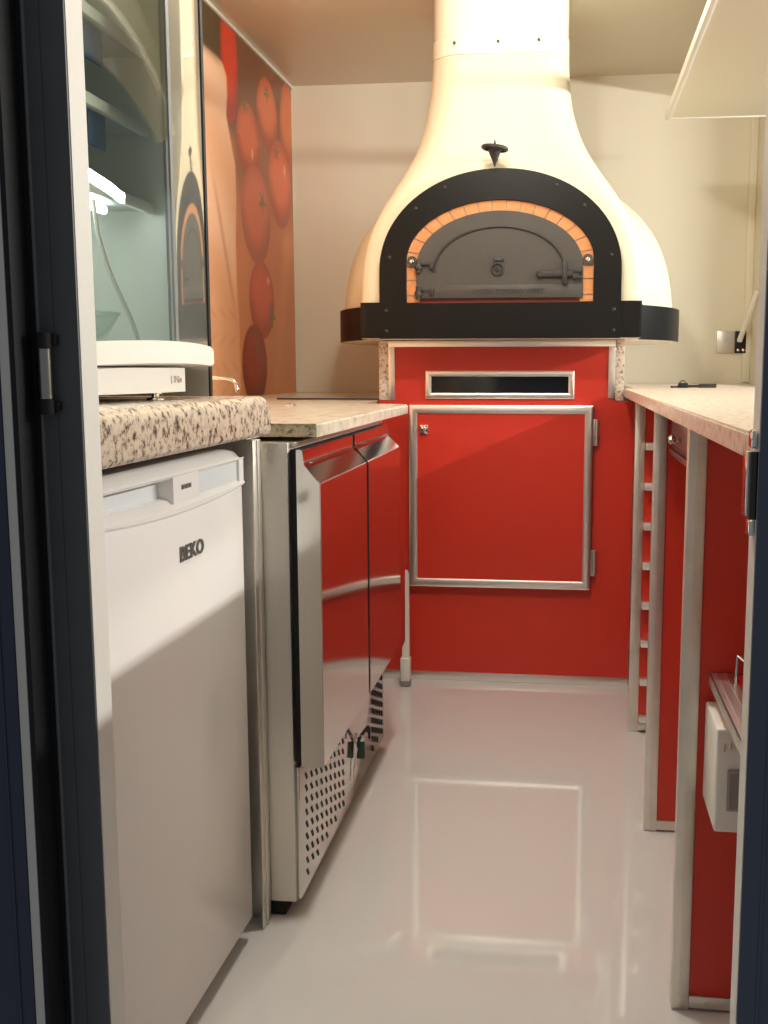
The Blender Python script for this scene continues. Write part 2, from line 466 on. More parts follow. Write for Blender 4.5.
obj('base_band', b, M['black'], oven, label='black band round the foot of the dome')

def arch_line(hw, z0, zs, zt, na=48, nl=4, e=2.0):
    """from left foot over the top to right foot"""
    p = [(OC-hw, z0+(zs-z0)*i/nl) for i in range(nl)]
    for i in range(na+1):
        t = PI-PI*i/na
        c, s = math.cos(t), math.sin(t)
        p.append((OC+hw*math.copysign(abs(c)**(2/e), c), zs+(zt-zs)*abs(s)**(2/e)))
    p += [(OC+hw, zs-(zs-z0)*(i+1)/nl) for i in range(nl)]
    return p
ZP0 = 1.0925
b = nb()
outer = arch_line(.3555, 1.1965, 1.290, 1.579, e=2.04); inner = arch_line(.2755, 1.1965, 1.315, 1.491)
strip_solid(b, outer, inner, 3.140, 3.164)
box(b, OC-.3555, OC+.3555, 3.140, 3.1535, ZP0, 1.1965)
plate = obj('front_plate', b, M['black'], oven, label='black arched steel front plate')
for px, pz in ((-.335, 1.115), (.335, 1.115), (-.335, 1.175), (.335, 1.175), (-.325, 1.33), (.325, 1.33), (-.245, 1.47), (.245, 1.47), (-.16, 1.528), (.165, 1.528)):
    b = nb(); lathe(b, [(.0055, 0), (.0055, -.002), (.003, -.0045)], (OC+px, 3.1405, pz), 'y', 12); obj('bolt', b, M['irond'], plate)
# brick arch: separate voussoirs on a mortar bed
b = nb()
P1 = arch_line(.2745, 1.197, 1.315, 1.490, na=180, nl=36); P2 = arch_line(.236, 1.197, 1.315, 1.4515, na=180, nl=36)
ln = [0]
for p, q in zip(P1, P1[1:]): ln.append(ln[-1]+math.hypot(q[0]-p[0], q[1]-p[1]))
tot = ln[-1]
def at(P, s):
    for i in range(len(ln)-1):
        if ln[i+1] >= s:
            t = (s-ln[i])/(ln[i+1]-ln[i]+1e-9)
            return (P[i][0]+(P[i+1][0]-P[i][0])*t, P[i][1]+(P[i+1][1]-P[i][1])*t)
    return P[-1]
cuts = [0, .021, .066, .105]
arcL = tot-2*.105
cuts += [.105+arcL*k/17 for k in range(1, 18)]+[tot-.066, tot-.021, tot]
for s0, s1 in zip(cuts, cuts[1:]):
    g = .0021
    o_, i_ = [at(P1, s0+g+(s1-s0-2*g)*k/4) for k in range(5)], [at(P2, s0+g+(s1-s0-2*g)*k/4) for k in range(5)]
    strip_solid(b, o_, i_, 3.1475, 3.1635)
obj('brick_arch', b, M['brick'], oven, label='terracotta firebrick arch round the door')
b = nb(); strip_solid(b, arch_line(.2750, 1.197, 1.315, 1.4905), arch_line(.230, 1.197, 1.315, 1.446), 3.1505, 3.1640); obj('mortar_bed', b, M['mortar'], oven)
b = nb(); box(b, OC-.2745, OC+.2745, 3.150, 3.1635, 1.1965, 1.2085); obj('hearth_edge', b, pm('dark_red_hearth', (.20, .035, .02), .6), oven, label='dark red hearth edge below the door')
# oven door
od = nb()
dl = arch_line(.2445, 1.2085, 1.300, 1.4595)
prism(od, dl, 'y', 3.139, 3.1500)
door = obj('oven_door', od, M['iron'], oven, label='cast iron arched oven door')
b = nb(); rl = arch_line(.190, 1.285, 1.290, 1.414, nl=1)
tube(b, [(x, 3.1385, z) for x, z in rl], .0040, 8); obj('arch_ridge', b, M['irond'], door)
b = nb(); box(b, OC-.243, OC+.243, 3.1355, 3.1395, 1.2095, 1.2475, .0015); obj('sill_bar', b, M['iron'], door)
b = text_bm('LYON  TORINO WEST', .020, .0012, Matrix.Translation((OC+.028, 3.1350, 1.2275)) @ FACE_NY, .0003, 1.05); obj('lettering', b, M['irond'], door)
sp = nb()
tube(sp, [(OC-.004+.0165*math.cos(t*PI/12), 3.1375, 1.2925+.0165*math.sin(t*PI/12)) for t in range(24)], .0042, 8, True)
box(sp, OC-.017, OC+.009, 3.134, 3.139, 1.3150, 1.3220, .001); box(sp, OC-.017, OC-.011, 3.131, 3.139, 1.300, 1.327, .001); box(sp, OC+.010, OC+.016, 3.133, 3.139, 1.316, 1.323, .001)
lathe(sp, [(.0045, 0), (.0065, -.003), (.002, -.008)], (OC-.004, 3.139, 1.2915), 'y', 12)
box(sp, OC-.0055, OC-.0025, 3.1335, 3.139, 1.279, 1.293)
obj('air_valve', sp, M['irond'], door)
lt = nb()
box(lt, OC+.118, OC+.232, 3.128, 3.139, 1.268, 1.2845, .002); lathe(lt, [(.0105, 0), (.0105, -.010), (.007, -.013)], (OC+.120, 3.139, 1.276), 'y', 16)
box(lt, OC+.185, OC+.199, 3.122, 3.139, 1.247, 1.314, .002); box(lt, OC+.215, OC+.240, 3.126, 3.139, 1.262, 1.272, .001); box(lt, OC+.215, OC+.240, 3.126, 3.139, 1.280, 1.292, .001)
obj('latch', lt, M['irond'], door)
for hz in (1.302, 1.226):
    h = nb(); cyl(h, (OC-.238, 3.133, hz-.018), (OC-.238, 3.133, hz+.018), .0075, 12); lathe(h, [(.0115, 0), (.0125, .006), (.009, .014), (.003, .018)], (OC-.238, 3.133, hz-.008), 'z', 14)
    box(h, OC-.235, OC-.19, 3.131, 3.139, hz+.004, hz+.011, .001); box(h, OC-.205, OC-.192, 3.130, 3.139, hz-.008, hz+.013, .001)
    obj('hinge', h, M['irond'], door)
for sx in (-.2575, .2575):
    h = nb(); cyl(h, (OC+sx, 3.1395, 1.318), (OC+sx, 3.149, 1.318), .0155, 18); lug = obj('lug', h, M['iron'], door)
    h = nb(); lathe(h, [(.0068, 0), (.0068, -.004), (.004, -.007), (.001, -.008)], (OC+sx, 3.1395, 1.318), 'y', 14); obj('bolt', h, M['chrome'], lug)
# damper knob above the arch
b = nb(); lathe(b, [(.0015, 0), (.006, .014), (.015, .034), (.0185, .044), (.0185, .050), (.0125, .053), (.010, .056), (.006, .058), (.004, .063), (.001, .076)], (OC-.013, 3.120, 1.579), 'z', 20)
tube(b, [(OC-.013+.0335*math.cos(t*PI/16), 3.120+.0335*math.sin(t*PI/16), 1.6305-.004*math.cos(t*PI/16)) for t in range(32)], .0062, 8, True)
for a in range(4):
    t = a*PI/2+.6
    cyl(b, (OC-.013, 3.120, 1.629), (OC-.013+.032*math.cos(t), 3.120+.032*math.sin(t), 1.629), .004, 8)
cyl(b, (OC-.013, 3.12, 1.618), (OC-.013, 3.20, 1.612), .005, 10)
obj('damper_knob', b, M['irond'], oven, label='black spinning-top shaped damper knob')

# ------------------------------------------------------------------ cabinet that carries the oven
YP = 3.297
stand = thing('oven_stand', 'red cabinet with aluminium trims and a service door under the oven', 'cabinet', (OC, YP+.3, 0))
b = nb()
SX0, SX1, SZ0, SZ1 = -.449, .0138, .911, .9975            # slot
def panel_rects(bm, y0, y1):
    box(bm, -.60, .199, y0, y1, .002, .905)
    box(bm, -.5685, SX0+.012, y0, y1, .905, 1.0905); box(bm, SX1-.012, .137, y0, y1, .905, 1.0905)
    box(bm, SX0+.012, SX1-.012, y0, y1, .905, SZ0+.012); box(bm, SX0+.012, SX1-.012, y0, y1, SZ1-.012, 1.0905)
panel_rects(b, YP, YP+.018)
obj('front_panel', b, M['red'], stand, smooth=False)
for x0, x1 in ((-.60, -.585), (.184, .199)):
    b = nb(); box(b, x0, x1, YP+.018, 3.9, .002, .88); obj('side_panel', b, M['red'], stand)
b = nb(); box(b, -.568, -.548, YP-.004, YP+.001, .905, 1.0905, .001); box(b, .1175, .1385, YP-.004, YP+.001, .914, 1.0905, .001); box(b, -.568, .1385, YP-.005, YP+.001, 1.0715, 1.0905, .001)
obj('upper_trim', b, M['alu'], stand, label='aluminium angle edging the upper panel')
b = nb(); box(b, -.60, .199, YP-.005, YP+.001, .001, .027, .001); obj('bottom_trim', b, M['alu'], stand, label='aluminium skirting along the floor')
sf = nb(); frame(sf, SX0, SX1, SZ0, SZ1, .0175, YP-.010, YP+.001, .003); slot = obj('slot_frame', sf, M['alu'], stand, label='aluminium frame round the black slot')
b = nb(); box(b, SX0+.013, SX1-.013, YP+.010, YP+.017, SZ0+.013, SZ1-.013); obj('slot_glass', b, M['blackg'], slot)
DX0, DX1, DZ0, DZ1 = -.4995, .0735, .314, .891
sd = nb(); box(sd, DX0+.02, DX1-.02, YP-.022, YP-.001, DZ0+.02, DZ1-.02)
sdoor = obj('service_door', sd, M['red'], stand)
b = nb(); frame(b, DX0, DX1, DZ0, DZ1, .0255, YP-.030, YP-.001, .004); obj('door_frame', b, M['alu'], sdoor, label='mitred aluminium door frame')
b = nb(); box(b, DX0+.034, DX0+.062, YP-.030, YP-.022, .800, .830, .003); lathe(b, [(.011, 0), (.011, -.004), (.008, -.006)], (DX0+.048, YP-.030, .814), 'y', 18); box(b, DX0+.0465, DX0+.0495, YP-.0375, YP-.036, .807, .821)
obj('lock', b, M['chrome'], sdoor)
for hz in (.8075, .398):
    b = nb(); box(b, DX1-.001, DX1+.012, YP-.012, YP-.001, hz-.041, hz+.041, .001); cyl(b, (DX1+.011, YP-.012, hz-.040), (DX1+.011, YP-.012, hz+.040), .0065, 14); obj('hinge', b, M['alu_dull'], sdoor)

for nm, x0, x1, lab in (('support_slab', -.5988, -.5692, 'speckled stone upright under the oven, on its mural side'), ('support_slab', .1395, .1650, 'speckled stone upright under the oven, over the beige counter')):
    b = nb(); box(b, x0, x1, YP+.0008, 4.43, .9065, 1.0915, .001)
    o = obj(nm, b, M['cheek'], origin=((x0+x1)/2, 3.8, .905)); props(o, lab, 'support')

# white plastic upright tool by the stand
t = thing('floor_scraper', 'slim white plastic stick standing beside the red oven cabinet', 'tool', (-.505, 3.215, 0))
b = nb(); box(b, -.5205, -.4885, 3.20, 3.23, .0005, .020, .003); obj('foot', b, M['greyp'], t, label='grey end cap on the floor')
b = nb(); box(b, -.5200, -.4890, 3.198, 3.232, .018, .094, .004); obj('socket', b, M['whitep'], t)
b = nb(); prism(b, [(-.515, .094), (-.492, .094), (-.4935, .362), (-.497, .372), (-.504, .376), (-.505, .15), (-.514, .128)], 'y', 3.206, 3.224); obj('blade', b, M['whitep'], t)

# ------------------------------------------------------------------ left: near counter, fridge, post, steel refrigerator, low counter
def worktop(name, x0, x1, y0, y1, z0, z1, r, mat, label, endround=True):
    bm = nb()
    seg = 6
    prof = [(x0, z0), (x1-r*.4, z0)]
    prof += [(x1-r*.4+r*.4*math.sin(k*PI/2/seg), z0+r*.4-r*.4*math.cos(k*PI/2/seg)) for k in range(1, seg+1)]
    prof += [(x1-r+r*math.cos(k*PI/2/seg), z1-r+r*math.sin(k*PI/2/seg)) for k in range(seg+1)]
    prof += [(x0, z1)]
    prism(bm, prof, 'y', y0, y1)
    if endround:
        es = [e for e in bm.edges if all(abs(v.co.y-y1) < 1e-6 for v in e.verts) and all(v.co.z > z0+.4*(z1-z0) for v in e.verts) and all(v.co.x > x0+.001 or v.co.z > z1-1e-5 for v in e.verts)]
        bmesh.ops.bevel(bm, geom=es, offset=min(r*.7, .010), segments=3, affect='EDGES')
    o = obj(name, bm, mat, origin=((x0+x1)/2, (y0+y1)/2, z0)); return props(o, label, 'worktop')
worktop('granite_worktop', XL+.007, -.500, .885, 1.728, .892, .957, .020, M['gran'], 'thick speckled granite worktop over the white fridge')
bm = nb()
# pale low worktop with a chamfered far corner
prism(bm, [(XL+.007, 1.735), (-.545, 1.735), (-.545, 1.815), (-.442, 1.815), (-.440, 1.819), (-.440, 2.86), (-.446, 2.89), (-.462, 2.912), (-.49, 2.925), (-.604, 2.93), (-.605, 4.435), (XL+.007, 4.435)], 'z', .8825, .9060)
bmesh.ops.bevel(bm, geom=[e for e in bm.edges if all(v.co.z > .9 for v in e.verts)], offset=.003, segments=2, affect='EDGES')
bm.faces.ensure_lookup_table()
bmesh.ops.recalc_face_normals(bm, faces=bm.faces)
for f in bm.faces:
    if f.normal.y < -.8 and f.calc_center_median().y < 1.9: f.material_index = 1
o = obj('stone_worktop', bm, [M['gran_low'], M['gran_edge']], origin=(-.8, 2.6, .8785)); props(o, 'pale polished stone worktop over the steel refrigerator', 'worktop')

fr = thing('undercounter_fridge', 'white under-counter fridge with grey badge below the granite worktop', 'fridge', (-.54, 1.6935, 0), rotz=math.radians(-1.2))
b = nb(); box(b, -1.10, -.592, 1.150, 1.690, .030, .845, .004); obj('body', b, M['white'], fr)
for fx in (-1.05, -.63):
    for fy in (1.19, 1.65):
        b = nb(); cyl(b, (fx, fy, .0008), (fx, fy, .032), .016, 14); obj('foot', b, M['rubber'], fr)
b = nb(); box(b, -.620, -.600, 1.150, 1.690, .008, .030); obj('plinth', b, M['greyp'], fr)
b = nb(); box(b, -.590, -.540, 1.150, 1.6935, .040, .812, .007, 3); fdoor = obj('door', b, M['white'], fr)
b = nb()
# door top cap with a bowed lower edge, rounded upper corner and a grip recess
def cap_slab(bm, y0, y1, z0f, z1f, xb, xf, n=24):
    R = []
    for i in range(n+1):
        y = y0+(y1-y0)*i/n
        R.append([bm.verts.new(c) for c in ((xb, y, z0f(y)), (xf-.004, y, z0f(y)), (xf, y, z0f(y)+.004), (xf, y, max(z0f(y)+.006, z1f(y)-.014)), (xf-.010, y, z1f(y)-.003), (xf-.022, y, z1f(y)), (xb, y, z1f(y)))])
    for a, c in zip(R, R[1:]):
        for k in range(7): bm.faces.new((a[k], a[(k+1) % 7], c[(k+1) % 7], c[k]))
    bm.faces.new(R[0][::-1]); bm.faces.new(R[-1])
ymid = 1.42
zlow = lambda y: .797+.012*((y-ymid)/.27)**2
ztop = lambda y: .872 - (.020*max(0, (y-1.660)/.0335)**2) - (.020*max(0, (1.1835-y)/.0335)**2)
cap_slab(b, 1.150, 1.6935, zlow, lambda y: .8225+.006*((y-ymid)/.27)**2, -.590, -.5365)
cap_slab(b, 1.150, 1.6935, lambda y: .850+.001*((y-ymid)/.27)**2, ztop, -.590, -.537)
for y0, y1 in ((1.150, 1.178), (1.395, 1.490), (1.672, 1.6935)):
    box(b, -.590, -.5385, y0, y1, .815, .856)
obj('grip_cap', b, M['white'], fdoor)
b = nb(); box(b, -.586, -.562, 1.178, 1.395, .818, .853); box(b, -.586, -.5425, 1.490, 1.672, .818, .853); obj('grip_recess', b, M['recess'], fdoor, label='pale grey recessed door grip')
b = nb()
for k in range(3): box(b, -.5386, -.5377, 1.424+.013*k, 1.434+.013*k, .832, .8385)
obj('indicator_marks', b, M['badge'], fdoor)
b = text_bm('BEKO', .030, .0012, Matrix.Translation((-.5392, 1.458, .7385)) @ FACE_PX, .0008, 1.22); obj('badge_lettering', b, M['badge'], fdoor)

b = nb(); box(b, -.5335, -.5300, 1.722, 1.768, .0008, .8815, .001); box(b, -.580, -.530, 1.764, 1.7685, .0008, .8815, .001)
box(b, -.5303, -.5270, 1.740, 1.7435, .0008, .8815, .001)
post = obj('aluminium_post', b, M['alu_dull'], origin=(-.54, 1.745, 0)); props(post, 'upright aluminium angle between the white fridge and steel refrigerator', 'post')
b = nb(); lathe(b, [(.004, 0), (.004, .002), (.002, .003)], (-.5300, 1.731, .842), 'x', 10); obj('screw', b, M['keymetal'], post)

uc = thing('steel_refrigerator', 'two-door stainless steel counter refrigerator under the pale stone worktop', 'refrigerator', (-.80, 2.225, 0))
b = nb(); box(b, -1.14, -.4845, 1.775, 2.660, .028, .8745, .002); box(b, -.4845, -.474, 1.790, 2.655, .8665, .8745, .001); obj('body', b, M['steel_dull'], uc)
for fy in (1.83, 2.60):
    for fx in (-.53, -1.06):
        b = nb(); cyl(b, (fx, fy, .0008), (fx, fy, .030), .02, 14); obj('foot', b, M['rubber'], uc)
b = nb(); box(b, -.62, -.505, 1.777, 2.655, .002, .0275); obj('plinth', b, M['rubber'], uc)
b = nb(); box(b, -.4843, -.4715, 1.790, 2.655, .292, .862); obj('door_gasket', b, M['rubber'], uc, label='black rubber door gasket')
prof = [(-.4714, .287), (-.4300, .287), (-.4290, .290), (-.4290, .801), (-.4315, .8065), (-.4575, .8340), (-.4590, .8370), (-.4590, .8620), (-.4714, .8620)]
for y0, y1 in ((1.781, 2.2085), (2.2275, 2.652)):
    b = nb(); prism(b, prof, 'y', y0, y1); bmesh.ops.bevel(b, geom=[e for e in b.edges if abs(e.verts[0].co.y-e.verts[1].co.y) < 1e-6 and e.verts[0].co.x > -.46 and e.verts[1].co.x > -.46], offset=.0012, segments=2, affect='EDGES')
    dd = obj('door', b, M['steel'], uc)
    b = nb(); box(b, -.4605, -.4475, y0+.020, y1-.020, .8375, .8395); obj('grip_lip', b, M['steel'], dd)
b = nb(); box(b, -.4843, -.4765, 1.784, 2.655, .030, .284, .0015); vp = obj('vent_panel', b, M['steel'], uc, label='polished lower panel with slots')
b = nb()
def slots(bm, ya, yb, za, zb, n, m, w=1.0):
    for i in range(n):
        for j in range(m):
            if (i+j) % 2: continue
            y = ya+(yb-ya)*i/(n-1); z = za+(zb-za)*j/(m-1)
            prism(bm, [(y-.012*w, z+.0080), (y-.001*w, z+.0080), (y+.012*w, z-.0080), (y+.001*w, z-.0080)], 'x', -.4768, -.4758)
slots(b, 1.832, 2.150, .060, .250, 9, 17)
obj('vent_slots', b, M['rubber'], vp)
b = nb(); slots(b, 2.505, 2.632, .055, .250, 5, 17, .5); obj('vent_slots', b, M['rubber'], vp)
b = nb(); lathe(b, [(.012, 0), (.012, .002), (.008, .003)], (-.4764, 2.292, .158), 'x', 16); obj('lock', b, M['alu_dull'], vp)
k_ = thing('hanging_keys', 'keys with a dark green tag hanging from the steel refrigerator lock', 'keys', (-.460, 2.290, .112))
b = nb(); prism(b, [(-.4728, .150), (-.4728, .160), (-.455, .184), (-.450, .190), (-.445, .190), (-.442, .184), (-.442, .160), (-.4445, .157), (-.4475, .160), (-.448, .172), (-.452, .176), (-.464, .158), (-.468, .148)], 'y', 2.288, 2.2915); obj('key', b, M['keymetal'], k_)
b = nb(); tube(b, [(-.464+.009*math.cos(t*PI/10), 2.286, .157+.009*math.sin(t*PI/10)) for t in range(20)], .0012, 6, True); obj('ring', b, M['chrome'], k_)
b = nb(); box(b, -.4735, -.4545, 2.280, 2.2865, .112, .153, .0025); obj('tag', b, M['green'], k_)
b = nb(); tube(b, [(-.470, 2.279, .140), (-.472, 2.262, .120), (-.4735, 2.248, .100), (-.4735, 2.246, .072)], .0012, 6); obj('wire', b, M['chrome'], k_)

# ------------------------------------------------------------------ curved glass display cabinet on the granite worktop
dc = thing('display_cabinet', 'tall curved glass refrigerated display cabinet on the granite worktop', 'display cabinet', (-.80, 1.36, .9575))
R0, Yc, X0 = .85, 1.485, -.548
def bow(y, off=0): return X0-off-(R0-math.sqrt(max(0, R0*R0-(y-Yc)**2)))
def bow_poly(y0, y1, off, xb, n=28, corner=.0):
    pts = [(bow(y0+(y1-y0)*i/n, off), y0+(y1-y0)*i/n) for i in range(n+1)]
    if corner:
        xe, ye = pts[-1]
        pts += [(xe-corner*(1-math.cos(k*PI/2/5))*1.0-.012*math.sin(k*PI/10), ye+corner*math.sin(k*PI/2/5)*.55) for k in range(1, 6)]
    ye = pts[-1][1]
    return pts+[(xb, ye), (xb, y0)]
CE = 1.622
b = nb(); prism(b, bow_poly(.93, CE, 0, -1.10, corner=.03), 'z', 1.0035, 1.0315)
bmesh.ops.bevel(b, geom=[e for e in b.edges if abs(e.verts[0].co.z-e.verts[1].co.z) < 1e-6 and e.verts[0].co.x > -1.0 and e.verts[1].co.x > -1.0], offset=.004, segments=3, affect='EDGES')
for v in b.verts:                                             # the lip of the tray is gently arched
    if v.co.x > -.64:
        q = (v.co.y-1.43)/.24; v.co.z += (.0085 if v.co.z > 1.015 else .0060)*max(-.4, 1-q*q)
obj('tray', b, M['whitep'], dc, label='white bow-fronted tray under the glass')
b = nb(); prism(b, bow_poly(.97, 1.512, .018, -1.08, corner=.012), 'z', .9685, 1.003)
cb = obj('base_box', b, M['whitep'], dc)
b = text_bm('DGu', .013, .0012, Matrix.Translation((bow(1.470, .0155), 1.472, .9865)) @ FACE_PX, .0004, 1.2); obj('lettering', b, M['chrome'], cb)
for fx, fy in ((-.590, 1.455), (-.66, 1.0), (-1.03, 1.455), (-1.03, 1.0)):
    b = nb(); lathe(b, [(.013, 0), (.013, .003), (.006, .005), (.006, .0085), (.010, .0095), (.010, .0112)], (fx, fy, .9573), 'z', 16); obj('foot', b, M['chrome'], dc)
def bow_sheet(bm, y0, y1, z0, z1, off, th, n=40):
    o_ = [(bow(y0+(y1-y0)*i/n, off), y0+(y1-y0)*i/n) for i in range(n+1)]
    i_ = [(bow(y0+(y1-y0)*i/n, off+th), y0+(y1-y0)*i/n) for i in range(n+1)]
    prism(bm, o_+i_[::-1], 'z', z0, z1)
CT = 1.86
b = nb(); bow_sheet(b, .94, 1.462, 1.0325, CT, .010, .005); obj('glass_pane', b, M['glass'], dc, label='bowed tinted front glass')
b = nb(); bow_sheet(b, 1.4625, 1.620, 1.0325, CT, .0095, .006); obj('mirror_panel', b, M['mirror'], dc, label='mirror-bright curved end panel')
b = nb(); bow_sheet(b, 1.457, 1.4675, 1.0325, CT, .0085, .010, 4); obj('glass_seal', b, M['greyline'], dc)
b = nb(); box(b, -1.10, -1.085, .95, 1.620, 1.0317, CT); box(b, -1.085, -.580, 1.610, 1.620, 1.0317, CT); box(b, -1.085, -.73, .945, .955, 1.0317, CT)
obj('liner', b, M['cabin'], dc, label='grey green inner walls')
b = nb(); prism(b, bow_poly(.93, CE, 0, -1.10), 'z', CT, CT+.05); obj('top_cap', b, M['whitep'], dc)
for z in (1.475, 1.360, 1.247):
    b = nb(); box(b, -1.08, -.652, 1.10, 1.605, z-.003, z+.003); sh = obj('shelf', b, M['shelfglass'], dc)
    b = nb(); box(b, -.652, -.642, 1.10, 1.602, z-.009, z+.008, .003); obj('front_rail', b, M['whitep'], sh, label='white rail on the shelf edge')
b = nb(); cyl(b, (-.690, 1.10, 1.2350), (-.690, 1.53, 1.2350), .006, 12); obj('light_tube', b, M['tube'], dc, label='lit fluorescent tube under the lowest shelf')
for zz in (1.448, 1.333):
    b = nb(); box(b, -.668, -.664, 1.435, 1.490, zz-.023, zz+.024, .001); obj('blue_rect', b, M['blue'], dc, label='blue rectangle hanging in the cabinet')  # flat blue rectangle below a shelf, behind the glass
b = nb(); tube(b, [(-.66, 1.43, 1.235), (-.66, 1.44, 1.19), (-.66, 1.465, 1.15), (-.66, 1.50, 1.115), (-.66, 1.545, 1.075), (-.66, 1.57, 1.042)], .0035, 8); obj('cable', b, M['cable'], dc, label='pale cable hanging inside the glass')
gb = thing('glass_bowl', 'clear glass bowl standing inside the display cabinet', 'bowl', (-.722, 1.49, 1.0325))
b = nb(); lathe(b, [(.022, .0005), (.026, .004), (.045, .020), (.062, .048), (.0635, .050), (.060, .049), (.043, .023), (.022, .008), (.004, .007)], (-.722, 1.49, 1.0323), 'z', 32); obj('vessel', b, M['clear'], gb)
b = nb(); tube(b, [(-.722+.062*math.cos(t*PI/16), 1.49+.062*math.sin(t*PI/16), 1.0823) for t in range(32)], .0022, 6, True); obj('rim', b, M['clear'], gb)

# grey splash panel behind the display cabinet
sp_ = thing('splash_panel', 'tall grey steel panel standing between the glass cabinet and the mural', 'panel', (-.85, 1.665, .9575))
b = nb(); box(b, XL+.007, -.5825, 1.661, 1.669, .9575, 2.16); obj('sheet', b, M['steel_dull'], sp_)
b = nb(); box(b, -.5825, -.579, 1.660, 1.670, .9575, 2.16, .0005); obj('edge_strip', b, M['rubber'], sp_, label='dark edging strip of the panel')

tp = thing('water_tap', 'small chrome tap with a bent spout against the mural', 'tap', (-.985, 2.60, .9062))
b = nb(); lathe(b, [(.020, 0), (.020, .004), (.012, .008), (.012, .075), (.015, .078), (.015, .092), (.006, .096)], (-.985, 2.60, .9062), 'z', 20); obj('column', b, M['chrome'], tp)
b = nb(); tube(b, [(-.985, 2.60, .980), (-.93, 2.60, .981), (-.870, 2.60, .980), (-.850, 2.60, .976), (-.840, 2.60, .966), (-.838, 2.60, .946)], .0048, 12); obj('spout', b, M['chrome'], tp)
b = nb(); cyl(b, (-.985, 2.60, .99), (-.985, 2.64, 1.004), .004, 10); obj('lever', b, M['chrome'], tp)
b = nb(); lathe(b, [(.014, 0), (.012, .003), (.004, .005)], (-.74, 2.75, .9062), 'z', 16); o = obj('tap_cap', b, M['chrome'], origin=(-.74, 2.75, .9062)); props(o, 'tiny chrome cap lying on the pale stone worktop', 'cap')
b = nb(); box(b, -.93, -.60, 3.29, 3.297, .9062, .912, .001); o = obj('metal_strip', b, M['keymetal'], origin=(-.77, 3.29, .9062)); props(o, 'thin dark metal strip lying at the back of the pale stone worktop', 'strip')

# ------------------------------------------------------------------ right side: beige counter on red partitions
bm = nb()
prism(bm, [(.160, .955), (XR-.001, .955), (XR-.001, 4.436), (.2005, 4.436), (.2005, 3.29), (.166, 3.285), (.160, 3.10)], 'z', .9215, .9445)
bmesh.ops.bevel(bm, geom=[e for e in bm.edges if all(v.co.z > .94 for v in e.verts)], offset=.003, segments=2, affect='EDGES')
o = obj('beige_worktop', bm, M['rcount'], origin=(.44, 2.6, .9215)); props(o, 'long beige worktop along the serving side, keys lying on it', 'worktop')

def partition(parent, y, px):
    b = nb(); box(b, px+.004, XR-.002, y+.003, y+.021, .002, .9205); obj('partition', b, M['red'], parent, label='deep red upright partition')
    b = nb(); box(b, px, px+.027, y, y+.0245, .0008, .9208, .0015); box(b, px+.0115, px+.0135, y-.0008, y+.001, .002, .9206); obj('post', b, M['alu_dull'], parent, label='aluminium angle post')
    b = nb(); box(b, px+.027, XR-.004, y-.0005, y+.0035, .0045, .0245, .0008); cyl(b, (px+.055, y-.002, .014), (px+.055, y, .014), .0035, 10); obj('kick_strip', b, M['alu_dull'], parent, label='aluminium strip along the floor')

rack = thing('tray_rack', 'red bay with a column of aluminium tray runners beside the oven cabinet', 'rack', (.45, 2.87, 0))
partition(rack, 2.865, .1765)
for z in (.806, .698, .590, .482, .372, .266, .158, .052):
    b = nb(); box(b, .2045, .70, 2.842, 2.8650, z-.001, z+.0015, .0004); box(b, .2045, .70, 2.8405, 2.843, z-.018, z+.0015, .0004); box(b, .2045, .2070, 2.8425, 2.8650, z-.018, z, .0004)
    obj('tray_runner', b, M['alu'], rack)
dcab = thing('drawer_cabinet', 'open red bay with a small drawer under the beige worktop', 'cabinet', (.45, 2.20, 0))
partition(dcab, 2.222, .1765)
b = nb(); box(b, .216, .70, 1.625, 2.205, .834, .912); dr = obj('drawer', b, M['drawer'], dcab, label='glossy oxblood drawer')
b = nb(); box(b, .2115, .2165, 1.620, 2.212, .828, .916, .002); box(b, .2080, .2120, 1.640, 2.192, .850, .900, .003, 2); box(b, .2060, .2125, 1.622, 2.210, .829, .841, .002); box(b, .2060, .2125, 1.622, 2.210, .905, .915, .002); obj('drawer_front', b, M['drawer'], dr)
b = nb(); lathe(b, [(.004, 0), (.004, -.012), (.009, -.015), (.010, -.020), (.006, -.025)], (.2085, 1.985, .872), 'x', 16); box(b, .192, .206, 1.955, 1.975, .866, .869); obj('knob', b, M['chrome'], dr)
ncab = thing('end_cabinet', 'open red bay behind the doorway, with the nearest aluminium post', 'cabinet', (.45, 1.57, 0))
partition(ncab, 1.570, .1745)

sh = thing('edged_shelf', 'red shelf with wide aluminium edging above the white switch box', 'shelf', (.45, 1.25, .53))
b = nb(); box(b, .2200, XR-.002, .955, 1.5685, .5330, .5475); obj('board', b, M['red'], sh)
b = nb(); box(b, .2150, .2500, .955, 1.5690, .5475, .5495, .0005); box(b, .2150, .2172, .955, 1.5690, .5310, .5495, .0005); box(b, .2245, .2262, .955, 1.569, .5493, .5503); box(b, .2375, .2392, .955, 1.569, .5493, .5503); obj('edging', b, M['alu'], sh, label='ribbed aluminium edging')
b = nb(); tube(b, [(.2440, 1.500, .5497), (.2440, 1.500, .592), (.2450, 1.499, .5955), (.2475, 1.495, .5945), (.300, 1.440, .553), (.302, 1.438, .5497)], .0022, 8)
o = obj('wire_loop', b, M['chrome'], origin=(.27, 1.47, .5497)); props(o, 'bent chrome wire loop standing on the aluminium-edged shelf', 'wire loop')
eb = thing('switch_box', 'white electrical box with a grey flap below the aluminium-edged shelf', 'electrical box', (.30, 1.50, .354))
b = nb(); box(b, .2110, .40, 1.4410, 1.5685, .3550, .5060, .004, 3); obj('housing', b, M['whitep'], eb)
b = nb(); box(b, .2265, .310, 1.4365, 1.4415, .3880, .4490, .002); fp = obj('flap', b, M['greyp'], eb, label='grey hinged flap')
